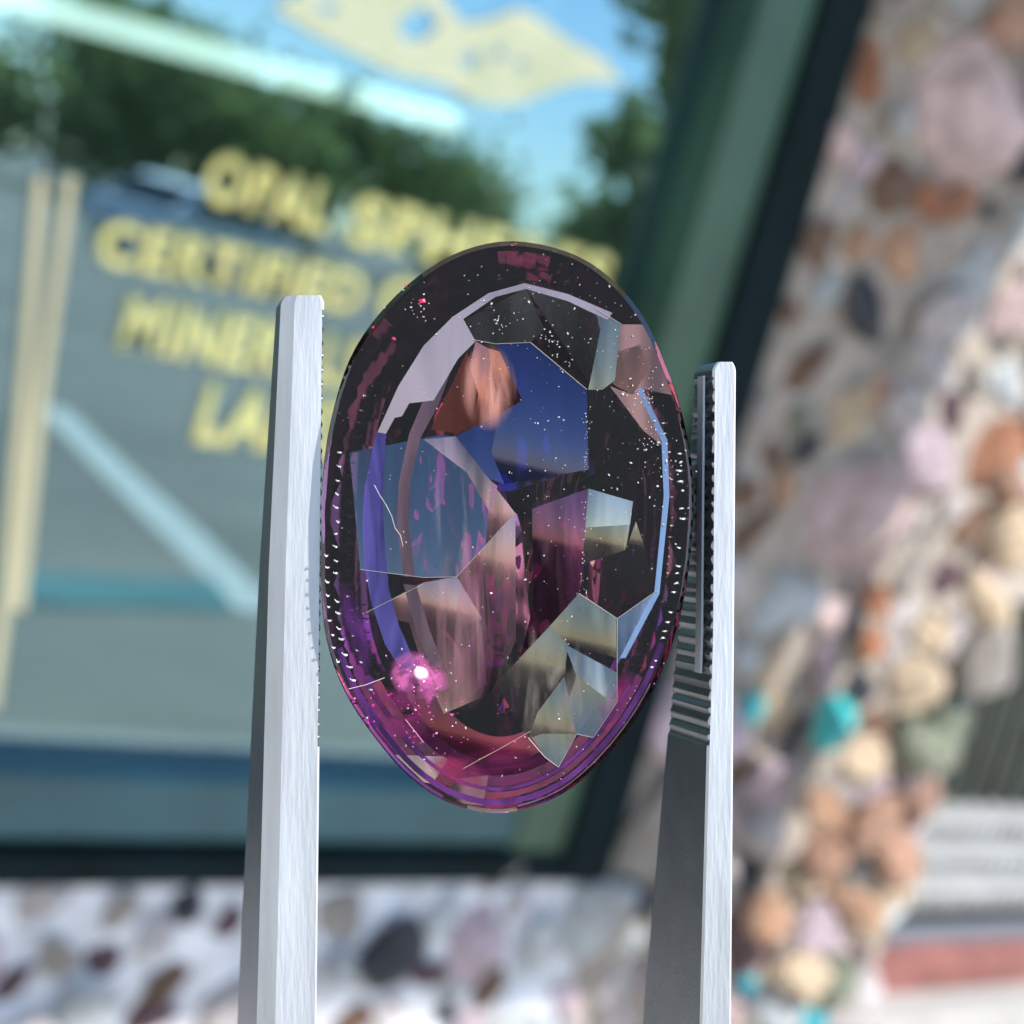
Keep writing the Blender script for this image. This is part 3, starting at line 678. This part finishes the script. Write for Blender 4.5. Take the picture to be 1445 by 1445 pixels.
def gem_mat(name, tint, refl=.10, gtint=(1, 1, 1), smin=.25, smax=1.75, streak=1.0, rough=.16):
    m = bpy.data.materials.new(name); m.use_nodes = True; t = m.node_tree; t.nodes.clear()
    o_ = t.nodes.new('ShaderNodeOutputMaterial'); g = t.nodes.new('ShaderNodeBsdfGlass'); g.inputs['IOR'].default_value = 1.85; g.inputs['Roughness'].default_value = 0
    g.inputs['Color'].default_value = (*tint, 1)
    va = t.nodes.new('ShaderNodeVolumeAbsorption'); va.inputs['Color'].default_value = (.62, .20, .60, 1); va.inputs['Density'].default_value = GEM_DENS
    t.links.new(va.outputs[0], o_.inputs['Volume'])
    if not refl and name != 'purple_gem' and 'rim' not in name:
        tcb = t.nodes.new('ShaderNodeTexCoord'); mpb = t.nodes.new('ShaderNodeMapping'); mpb.inputs['Scale'].default_value = (520, 150, 300); mpb.inputs['Rotation'].default_value = (0, 0, R(9))
        nb = t.nodes.new('ShaderNodeTexNoise'); nb.inputs['Scale'].default_value = 1; nb.inputs['Detail'].default_value = 2
        bb_ = t.nodes.new('ShaderNodeBump'); bb_.inputs['Strength'].default_value = .8; bb_.inputs['Distance'].default_value = .0006
        t.links.new(tcb.outputs['Object'], mpb.inputs[0]); t.links.new(mpb.outputs[0], nb.inputs['Vector']); t.links.new(nb.outputs[0], bb_.inputs['Height']); t.links.new(bb_.outputs[0], g.inputs['Normal'])
    if refl:
        gg = t.nodes.new('ShaderNodeBsdfGlossy'); gg.inputs['Roughness'].default_value = rough; gg.inputs['Color'].default_value = (*gtint, 1); mx = t.nodes.new('ShaderNodeMixShader')
        geo = t.nodes.new('ShaderNodeNewGeometry'); ma = t.nodes.new('ShaderNodeMath'); ma.operation = 'MULTIPLY_ADD'
        ma.inputs[1].default_value = -refl; ma.inputs[2].default_value = refl
        t.links.new(geo.outputs['Backfacing'], ma.inputs[0])
        tcn = t.nodes.new('ShaderNodeTexCoord'); mp = t.nodes.new('ShaderNodeMapping'); mp.inputs['Scale'].default_value = (620 * streak, 105, 400); mp.inputs['Rotation'].default_value = (0, 0, R(7)); mp.inputs['Location'].default_value = (refl * 37, tint[1] * 11, 0)
        ns_ = t.nodes.new('ShaderNodeTexNoise'); ns_.inputs['Scale'].default_value = 1; ns_.inputs['Detail'].default_value = 3; ns_.inputs['Distortion'].default_value = .6
        mr = t.nodes.new('ShaderNodeMapRange'); mr.inputs['From Min'].default_value = .38; mr.inputs['From Max'].default_value = .62; mr.inputs['To Min'].default_value = smin; mr.inputs['To Max'].default_value = smax
        mm = t.nodes.new('ShaderNodeMath'); mm.operation = 'MULTIPLY'
        t.links.new(tcn.outputs['Object'], mp.inputs[0]); t.links.new(mp.outputs[0], ns_.inputs['Vector']); t.links.new(ns_.outputs[0], mr.inputs[0])
        t.links.new(mr.outputs[0], mm.inputs[0]); t.links.new(ma.outputs[0], mm.inputs[1]); t.links.new(mm.outputs[0], mx.inputs[0])
        t.links.new(g.outputs[0], mx.inputs[1]); t.links.new(gg.outputs[0], mx.inputs[2]); t.links.new(mx.outputs[0], o_.inputs['Surface'])
    else: t.links.new(g.outputs[0], o_.inputs['Surface'])
    return m
GEM_DENS = 80
MATS = [gem_mat('purple_gem', (1, 1, 1), 0), gem_mat('gem_pale_rose_tint', (1, .74, .72), 0), gem_mat('gem_violet_tint', (.6, .5, 1), 0),  # per-facet tints put refracted and mirrored light into the stone's colour
        gem_mat('gem_rose_tint', (1, .55, .5), 0), gem_mat('gem_plum_tint', (.30, .16, .45), 0), gem_mat('gem_blue_tint', (.06, .10, .40), 0),
        gem_mat('gem_slate_tint', (.55, .5, .9), 0), gem_mat('gem_mauve_tint', (.75, .5, .6), 0), gem_mat('gem_dark_tint', (.30, .13, .17), 0),
        gem_mat('gem_smoky_tint', (.8, .95, .75), 0), gem_mat('gem_salmon_tint', (.85, .42, .34), 0), gem_mat('gem_maroon_tint', (.75, .16, .34), 0), gem_mat('gem_magenta_tint', (.85, .15, .40), 0), gem_mat('purple_gem_polished', (1, 1, 1), .05),
        gem_mat('gem_brick_tint', (.75, .22, .18), 0), gem_mat('gem_grey_mauve_tint', (.85, .62, .75), 0), gem_mat('gem_charcoal_tint', (.50, .34, .38), 0),
        gem_mat('gem_brown_tint', (.45, .22, .30), 0), gem_mat('gem_bright_edge', (1, 1, 1), .5, (1, 1, 1), .8, 1.2), gem_mat('gem_rose_edge', (1, .8, .8), .60, (1, .57, .46), .85, 1.15),
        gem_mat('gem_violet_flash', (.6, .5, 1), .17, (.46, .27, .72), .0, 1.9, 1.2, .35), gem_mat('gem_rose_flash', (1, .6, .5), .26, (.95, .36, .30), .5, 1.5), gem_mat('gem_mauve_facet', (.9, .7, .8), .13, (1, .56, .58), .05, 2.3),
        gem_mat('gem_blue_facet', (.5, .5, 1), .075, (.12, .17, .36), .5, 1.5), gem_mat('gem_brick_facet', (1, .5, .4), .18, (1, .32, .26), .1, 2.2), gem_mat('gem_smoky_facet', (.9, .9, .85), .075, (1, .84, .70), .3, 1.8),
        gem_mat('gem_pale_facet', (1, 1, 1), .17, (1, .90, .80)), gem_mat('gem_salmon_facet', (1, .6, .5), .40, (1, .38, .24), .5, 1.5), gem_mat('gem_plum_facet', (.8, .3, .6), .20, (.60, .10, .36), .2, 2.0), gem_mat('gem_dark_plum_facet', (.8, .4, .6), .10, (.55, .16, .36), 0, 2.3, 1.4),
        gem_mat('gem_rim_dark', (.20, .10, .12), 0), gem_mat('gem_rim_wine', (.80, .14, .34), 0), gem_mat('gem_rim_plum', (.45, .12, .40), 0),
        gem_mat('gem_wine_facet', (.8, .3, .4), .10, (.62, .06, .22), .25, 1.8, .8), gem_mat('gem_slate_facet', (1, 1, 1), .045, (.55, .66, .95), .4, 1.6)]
vmap = {}; Vv = []; Ff = []; Nn = []; Mi = []
def vid(p):
    k = (round(p.x * 2e6), round(p.y * 2e6), round(p.z * 2e6))
    if k not in vmap: vmap[k] = len(Vv); Vv.append(tuple(p))
    return vmap[k]
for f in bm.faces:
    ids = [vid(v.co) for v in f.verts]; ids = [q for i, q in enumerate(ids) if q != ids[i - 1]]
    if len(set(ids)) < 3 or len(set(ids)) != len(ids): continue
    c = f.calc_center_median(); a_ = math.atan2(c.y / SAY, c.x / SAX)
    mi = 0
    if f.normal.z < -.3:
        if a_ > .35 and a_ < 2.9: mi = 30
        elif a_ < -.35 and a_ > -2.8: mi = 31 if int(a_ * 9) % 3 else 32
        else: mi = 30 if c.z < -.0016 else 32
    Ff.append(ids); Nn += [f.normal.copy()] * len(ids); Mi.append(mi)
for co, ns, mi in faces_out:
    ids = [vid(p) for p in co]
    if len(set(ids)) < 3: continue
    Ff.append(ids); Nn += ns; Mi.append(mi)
bm.free()
me = bpy.data.meshes.new('stone_body'); me.from_pydata(Vv, [], Ff)
for m in MATS: me.materials.append(m)
me.polygons.foreach_set('material_index', Mi); me.polygons.foreach_set('use_smooth', [True] * len(Ff))
for e_ in me.edges: e_.use_edge_sharp = True
me.normals_split_custom_set([tuple(n_) for n_ in Nn]); me.update()
stone_body = bpy.data.objects.new('stone_body', me); COL.objects.link(stone_body); stone_body.parent = gem

# dust and painted sparkle on the front of the stone
M_speck = mat('white_dust_and_sparkle', (.52, .51, .50), .8)
def specks(name, pts, m, parent, org):
    bm = bmesh.new()
    for (p, s) in pts:
        M = Matrix.Translation(p - org) @ Matrix.Rotation(random.uniform(0, 6), 4, Vector((random.uniform(-1, 1), random.uniform(-1, 1), random.uniform(-1, 1))).normalized()) @ Matrix.Diagonal((s * random.uniform(.5, 1.5), s * random.uniform(.5, 1), s * .6, 1))
        bmesh.ops.create_icosphere(bm, subdivisions=1, radius=1, matrix=M)
    o = link_mesh(name, bm, m, parent, False); o['kind'] = 'stuff'; return o
pts = []
while len(pts) < 380:
    x, y = random.uniform(450, 980), random.uniform(340, 1140)
    if not inside((x, y), OUT): continue
    dens = .12 + .9 * max(0, 1 - math.hypot((x - 800) / 190, (y - 470) / 170)) + .45 * max(0, 1 - math.hypot((x - 780) / 130, (y - 720) / 260)) + .3 * (x > 860) * (y < 760)
    if random.random() > dens: continue
    s = random.choice([.5, .6, .8, .9, 1.2, 1.7]) * MM * random.uniform(.6, 1.3)
    pts.append((gp(x, y, 1.2 + .36 * max(0, 1 - ((x - 714) / 258) ** 2 - ((y - 744) / 398) ** 2)), s))
for i in range(48):  # pale specks painting the sparkle along one facet ridge
    y = random.uniform(556, 835); x = 826 + random.gauss(0, 2.6) - (y > 700) * 4
    pts.append((gp(x, y, 1.2 + .36 * max(0, 1 - ((x - 714) / 258) ** 2 - ((y - 744) / 398) ** 2)), MM * random.uniform(.4, 1.3)))
for cx, cy, nn_, sp in ((705, 462, 18, 8), (775, 480, 14, 8), (900, 560, 40, 12), (915, 620, 30, 12), (590, 445, 16, 12), (800, 515, 12, 8), (940, 660, 26, 12)):
    for i in range(nn_):
        x, y = random.gauss(cx, sp), random.gauss(cy, sp); pts.append((gp(x, y, 1.2 + .3 * max(0, 1 - ((x - 714) / 258) ** 2 - ((y - 744) / 398) ** 2)), MM * random.uniform(.4, 1.7)))
specks('dust_and_sparkle', pts, M_speck, gem, Vector())
M_glint = mat('pale_glint_and_scratch', (.75, .72, .75), .4)
def arcs(cols, wpx):  # pale arcs standing in for the tweezer teeth mirrored in the stone
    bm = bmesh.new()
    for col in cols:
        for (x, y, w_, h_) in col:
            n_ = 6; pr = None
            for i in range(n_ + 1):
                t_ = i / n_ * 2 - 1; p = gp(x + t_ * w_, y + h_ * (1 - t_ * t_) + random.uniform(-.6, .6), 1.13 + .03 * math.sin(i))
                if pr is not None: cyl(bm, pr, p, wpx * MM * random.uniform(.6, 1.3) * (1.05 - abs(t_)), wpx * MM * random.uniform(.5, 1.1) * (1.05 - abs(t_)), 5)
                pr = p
    o = link_mesh('tooth_glints', bm, M_glint, gem); o['kind'] = 'stuff'
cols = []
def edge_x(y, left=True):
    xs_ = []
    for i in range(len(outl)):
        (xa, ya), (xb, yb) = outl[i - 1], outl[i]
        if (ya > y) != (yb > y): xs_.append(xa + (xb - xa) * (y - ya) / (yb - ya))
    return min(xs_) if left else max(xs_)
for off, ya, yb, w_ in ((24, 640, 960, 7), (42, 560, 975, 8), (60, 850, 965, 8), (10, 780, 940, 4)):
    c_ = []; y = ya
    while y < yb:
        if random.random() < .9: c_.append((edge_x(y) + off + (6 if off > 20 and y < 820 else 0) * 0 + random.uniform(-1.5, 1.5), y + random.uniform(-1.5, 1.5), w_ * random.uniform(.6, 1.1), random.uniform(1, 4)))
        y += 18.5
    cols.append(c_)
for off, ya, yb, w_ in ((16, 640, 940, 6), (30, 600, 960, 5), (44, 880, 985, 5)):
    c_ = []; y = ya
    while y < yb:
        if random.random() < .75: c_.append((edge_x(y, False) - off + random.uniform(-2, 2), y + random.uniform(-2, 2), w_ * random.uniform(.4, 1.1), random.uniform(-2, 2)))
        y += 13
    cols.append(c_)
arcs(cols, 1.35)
# scratches
def hair(name, pts_, r_, m):
    bm = bmesh.new()
    for a, b in zip(pts_, pts_[1:]): cyl(bm, gp(a[0], a[1], 1.2 + .36 * max(0, 1 - ((a[0] - 714) / 258) ** 2 - ((a[1] - 744) / 398) ** 2)), gp(b[0], b[1], 1.2 + .36 * max(0, 1 - ((b[0] - 714) / 258) ** 2 - ((b[1] - 744) / 398) ** 2)), r_ * MM, r_ * MM * .8, 5)
    return link_mesh(name, bm, m, gem)
M_edge = mat('facet_edge', (.34, .32, .31), .4)
for e_ in ([(868, 870), (868, 985), (835, 1035)], [(868, 870), (922, 832)], [(787, 1076), (812, 1030), (835, 1035)], [(745, 1035), (768, 1062), (787, 1076)], [(815, 835), (868, 870)], [(512, 802), (600, 813), (646, 812), (727, 724)], [(520, 862), (600, 822)], [(838, 440), (874, 462)], [(668, 484), (700, 490), (748, 488), (826, 553)]):
    hair('facet_edge', e_, .38, M_edge)
hair('scratch', [(532, 685), (540, 700), (548, 712), (556, 728), (561, 745), (568, 754), (572, 770)], .22, M_glint)
hair('scratch', [(655, 1078), (680, 1064), (706, 1050), (730, 1036), (748, 1026)], .5, mat('rose_scratch', (.5, .28, .28), .5))
hair('scratch', [(496, 968), (520, 962), (546, 952)], .5, M_glint)
hair('scratch', [(575, 1010), (586, 1024), (600, 1042)], .5, mat('pink_scratch', (.6, .12, .35), .5))
# flakes low on the left painting the sun's pink caustic and glints
M_pink = mat('pink_glint', (.95, .25, .62), .35); M_hot = mat('pale_pink_glint', (1, .78, .88), .35); M_mag = mat('magenta_flake', (.45, .02, .28), .3); M_red = mat('red_flake', (.85, .02, .12), .35); M_or = mat('amber_glint', (1, .55, .35), .4)
def flakes(name, n_, cx, cy, sx, sy, smin, smax, m, z=1.2):
    bm = bmesh.new(); k = 0; tr_ = 0
    while k < n_:
        x, y = random.gauss(cx, sx), random.gauss(cy, sy); tr_ += 1
        if not inside((x, y), OUT) and tr_ < 4000: continue
        k += 1; s_ = random.uniform(smin, smax)
        p = gp(x, y, z + .34 * max(0, 1 - ((x - 714) / 258) ** 2 - ((y - 744) / 398) ** 2))
        vs_ = []
        a0 = random.uniform(0, 6); kk = random.choice((3, 4, 4, 5))
        for i in range(kk):
            a_ = a0 + i * 2 * math.pi / kk + random.uniform(-.4, .4); r_ = s_ * random.uniform(.4, 1.3) * MM
            vs_.append(bm.verts.new(p + Vector((math.cos(a_) * r_, math.sin(a_) * r_ * .8, random.uniform(-.02, .03) / 1000))))
        bm.faces.new(vs_); tp = bm.verts.new(p + Vector((0, 0, s_ * MM * .5)))
        for i in range(kk): bm.faces.new((vs_[i], vs_[(i + 1) % kk], tp))
    bmesh.ops.recalc_face_normals(bm, faces=bm.faces)
    o = link_mesh(name, bm, m, gem); o['kind'] = 'stuff'
flakes('pink_glints', 46, 594, 952, 20, 18, .6, 2.2, M_pink, 1.2)
flakes('pale_glints', 14, 595, 946, 5, 5, 1.5, 4, M_hot, 1.27)
flakes('magenta_flakes', 50, 590, 1000, 45, 28, .8, 3.5, M_mag, 1.16)
flakes('pink_glints', 18, 595, 1020, 40, 26, .7, 2.6, M_pink, 1.2)
flakes('pink_glints', 12, 730, 1070, 70, 24, .6, 1.8, M_pink, 1.2)
flakes('pink_glints', 8, 880, 960, 40, 50, .6, 1.8, M_pink, 1.2)
flakes('amber_glints', 10, 504, 985, 4, 4, 1, 3, M_or, .9)  # amber flecks painting light caught at the stone's edge
flakes('amber_glints', 10, 524, 1012, 4, 4, 1, 3, M_or, .9)
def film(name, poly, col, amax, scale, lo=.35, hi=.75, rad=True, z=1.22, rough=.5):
    """thin grainy patch over the front face that paints glow and soft tones, fading at its border"""
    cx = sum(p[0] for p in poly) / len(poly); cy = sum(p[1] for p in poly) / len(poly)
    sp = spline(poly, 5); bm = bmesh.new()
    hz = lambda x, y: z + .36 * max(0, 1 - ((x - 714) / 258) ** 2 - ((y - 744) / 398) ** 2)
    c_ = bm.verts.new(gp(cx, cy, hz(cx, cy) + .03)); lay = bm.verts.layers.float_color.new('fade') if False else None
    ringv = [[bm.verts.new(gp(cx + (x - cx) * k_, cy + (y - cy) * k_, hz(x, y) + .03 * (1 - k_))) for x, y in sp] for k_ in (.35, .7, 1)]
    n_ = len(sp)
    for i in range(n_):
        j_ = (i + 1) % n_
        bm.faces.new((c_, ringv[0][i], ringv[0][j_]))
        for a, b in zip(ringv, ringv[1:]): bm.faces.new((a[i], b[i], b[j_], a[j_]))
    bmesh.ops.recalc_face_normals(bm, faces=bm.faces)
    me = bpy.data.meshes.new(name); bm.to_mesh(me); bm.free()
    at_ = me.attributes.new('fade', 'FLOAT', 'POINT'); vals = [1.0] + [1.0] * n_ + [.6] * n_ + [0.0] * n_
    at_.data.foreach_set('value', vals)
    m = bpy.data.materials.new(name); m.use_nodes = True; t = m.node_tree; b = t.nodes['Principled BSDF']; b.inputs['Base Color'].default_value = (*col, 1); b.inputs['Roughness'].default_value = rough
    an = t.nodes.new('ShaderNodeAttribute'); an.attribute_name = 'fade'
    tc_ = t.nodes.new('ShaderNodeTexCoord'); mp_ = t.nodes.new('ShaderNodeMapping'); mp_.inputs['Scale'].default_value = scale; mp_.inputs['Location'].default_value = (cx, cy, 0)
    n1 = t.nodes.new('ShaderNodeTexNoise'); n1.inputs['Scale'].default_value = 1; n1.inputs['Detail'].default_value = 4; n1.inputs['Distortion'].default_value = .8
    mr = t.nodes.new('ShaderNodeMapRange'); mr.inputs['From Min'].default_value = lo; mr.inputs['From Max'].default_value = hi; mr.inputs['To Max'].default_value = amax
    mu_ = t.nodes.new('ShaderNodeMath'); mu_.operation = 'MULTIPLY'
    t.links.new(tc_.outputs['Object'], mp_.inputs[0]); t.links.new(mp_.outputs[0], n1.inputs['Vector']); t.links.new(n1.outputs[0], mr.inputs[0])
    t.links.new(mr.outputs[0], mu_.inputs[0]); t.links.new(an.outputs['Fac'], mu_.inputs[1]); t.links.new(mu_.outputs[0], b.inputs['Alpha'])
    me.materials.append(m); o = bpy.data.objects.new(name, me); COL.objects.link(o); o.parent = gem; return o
ell = lambda cx, cy, rx, ry, a=0: [(cx + rx * math.cos(q) * math.cos(a) - ry * math.sin(q) * math.sin(a), cy + rx * math.cos(q) * math.sin(a) + ry * math.sin(q) * math.cos(a)) for q in [i * math.pi / 5 for i in range(10)]]
film('pink_glow', ell(594, 952, 44, 36, .6), (.80, .16, .48), .85, (1500, 1500, 900), .36, .62, z=1.24)  # translucent disc painting the glow of the sun's caustic
film('pale_glow', ell(597, 945, 12, 10, .5), (1, .80, .92), 1.2, (1700, 1700, 900), .30, .55, z=1.3)  # pale core of the painted glow
film('wine_patch', ell(566, 1000, 54, 34, .9), (.20, .01, .10), .7, (700, 700, 700), .42, .62, z=1.17)
film('wine_patch', ell(705, 1080, 95, 28), (.20, .01, .09), .45, (500, 900, 700), .40, .66, z=1.17)
film('wine_patch', ell(508, 893, 17, 80, -.24), (.15, .02, .24), .45, (700, 400, 700), .42, .66, z=1.15)
film('wine_patch', ell(650, 1082, 50, 20, .35), (.34, .02, .10), .7, (600, 900, 700), .36, .62, z=1.17)
film('wine_patch', ell(868, 985, 24, 48, .55), (.22, .01, .12), .5, (700, 500, 700), .40, .66, z=1.16)
film('rose_streaks', ell(655, 880, 46, 120, -.05), (.52, .26, .30), .45, (1500, 120, 500), .42, .68, z=1.22)
film('rose_streaks', ell(690, 550, 40, 62), (.80, .36, .30), .6, (1500, 150, 500), .45, .68, z=1.22)
film('milky_streaks', ell(655, 715, 44, 90), (.45, .40, .45), .35, (1400, 110, 500), .45, .68, z=1.22)
film('smoky_streaks', ell(770, 960, 70, 90), (.34, .30, .26), .40, (1100, 220, 500), .45, .68, z=1.22)
film('brown_haze', ell(775, 800, 48, 110), (.16, .06, .10), .5, (900, 100, 500), .40, .7, z=1.22)
for (x, y, s_) in ((575, 408, 3), (598, 429, 5), (558, 482, 4), (530, 466, 3), (760, 418, 2), (640, 452, 2)):
    flakes('red_flakes', 1, x, y, .1, .1, s_ * .9, s_, M_red, 1.16)

# ---- tweezers
M_steel = mat('satin_steel', (.50, .525, .56), .46, .3, var=.16, scale=900, bump=.00003, bscale=6500, stretch=(1, .12, 1))
M_steel_shaded = mat('shaded_steel', (.035, .04, .045), .35, .6, var=.3, scale=600, bump=.00001, bscale=9000)  # darker copy of the same steel, painting shade on the blade sides
tw = empty('tweezers', RC @ L(715, 1400), RC); tag(tw, 'steel tweezers with serrated tips gripping the purple gemstone', 'tweezers')
T0 = L(715, 1400)
TH = R(15)
def interp(tab, y):
    if y <= tab[0][0]: return tab[0][1]
    for (a, va_), (b, vb) in zip(tab, tab[1:]):
        if y <= b: return va_ + (vb - va_) * (y - a) / (b - a)
    return tab[-1][1]
def blade(front_l, front_r, depth_tab, y0, y1, inner, zf=.8):
    """loft down the blade. front_l/front_r: pixel x of the front face edges against y; inner=+1: the toothed face looks to +x"""
    bm = bmesh.new(); rows = []
    ys = [y0]; y = y0
    while y < 2300:
        y += 2.5 if y < 1060 else 40
        ys.append(y)
    bx, bz = -math.sin(TH), -math.cos(TH)
    for y in ys:
        tip = max(0, 1 - (y - y0) / 14) ** 2
        xl, xr = interp(front_l, y), interp(front_r, y)
        xl += 7 * tip; xr -= 5 * tip
        D = interp(depth_tab, y)
        tooth = 0
        if y0 + 20 < y < 1050:
            yy_ = y + 5 * noise.noise(Vector((3, y * .02, inner))); ph = ((yy_ - y0) % 19) / 19
            tooth = 4.5 * abs(ph - .5) * 2
            tooth *= .85 + .9 * noise.noise(Vector((0, y * .05, inner)))
        ch = 3.0
        sec = []
        # cross-section in (s across, d deep) pixel units, anticlockwise
        wv = min(24, .3 * (xr - xl)) if inner > 0 else ch
        for s, d in [(xl + wv, 0), (xr - ch, 0), (xr, ch), (xr, D - ch), (xr - ch, D), (xl + ch, D), (xl, D - ch), (xl, wv * .62 if inner > 0 else ch)]:
            sec.append([s, d])
        if inner > 0:
            for k in (2, 3): sec[k][0] -= tooth
        else:
            for k in (6, 7): sec[k][0] += tooth
        row = []
        for s, d in sec:
            X = s + d * bx; Z = zf / 1000 + d * MM * bz
            row.append(bm.verts.new(Vector(((X - 722.5) * MM, (722.5 - y) * MM, Z)) - T0))
        rows.append(row)
    for a, b in zip(rows, rows[1:]):
        for i in range(8): bm.faces.new((a[i], a[(i + 1) % 8], b[(i + 1) % 8], b[i]))
    bm.faces.new(rows[0]); bm.faces.new(rows[-1][::-1])
    bmesh.ops.recalc_face_normals(bm, faces=bm.faces)
    o = link_mesh('blade', bm, M_steel, tw); o.data.materials.append(M_steel_shaded)
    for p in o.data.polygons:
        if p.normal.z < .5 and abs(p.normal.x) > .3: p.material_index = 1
    return o
dep = [(420, 60), (800, 120), (1445, 236), (2300, 330)]
blade([(420, 402), (800, 385), (1445, 368), (2300, 350)], [(420, 461), (800, 457), (1445, 450), (2300, 445)], dep, 420, 2300, 1)
blade([(513, 1003), (900, 1000), (1060, 995), (1445, 985), (2300, 965)], [(513, 1036), (1445, 1029), (2300, 1020)], dep, 513, 2300, -1)
bm = bmesh.new()
pr = None
bx_, bz_ = -math.sin(TH), -math.cos(TH)
def strip_pt(y, s_off, d):
    X = interp([(513, 1003), (900, 1000), (1060, 995)], y) - s_off + d * bx_
    return Vector(((X - 722.5) * MM, (722.5 - y) * MM, .8 / 1000 + d * MM * bz_)) - T0
for y in range(530, 960, 12):
    q = [bm.verts.new(strip_pt(y, so, d)) for so, d in ((0, 30), (3, 30), (3, 52), (0, 52))]
    if pr:
        for i in range(4): bm.faces.new((pr[i], pr[(i + 1) % 4], q[(i + 1) % 4], q[i]))
    pr = q
bmesh.ops.recalc_face_normals(bm, faces=bm.faces)
link_mesh('edge_strip', bm, M_steel, tw)
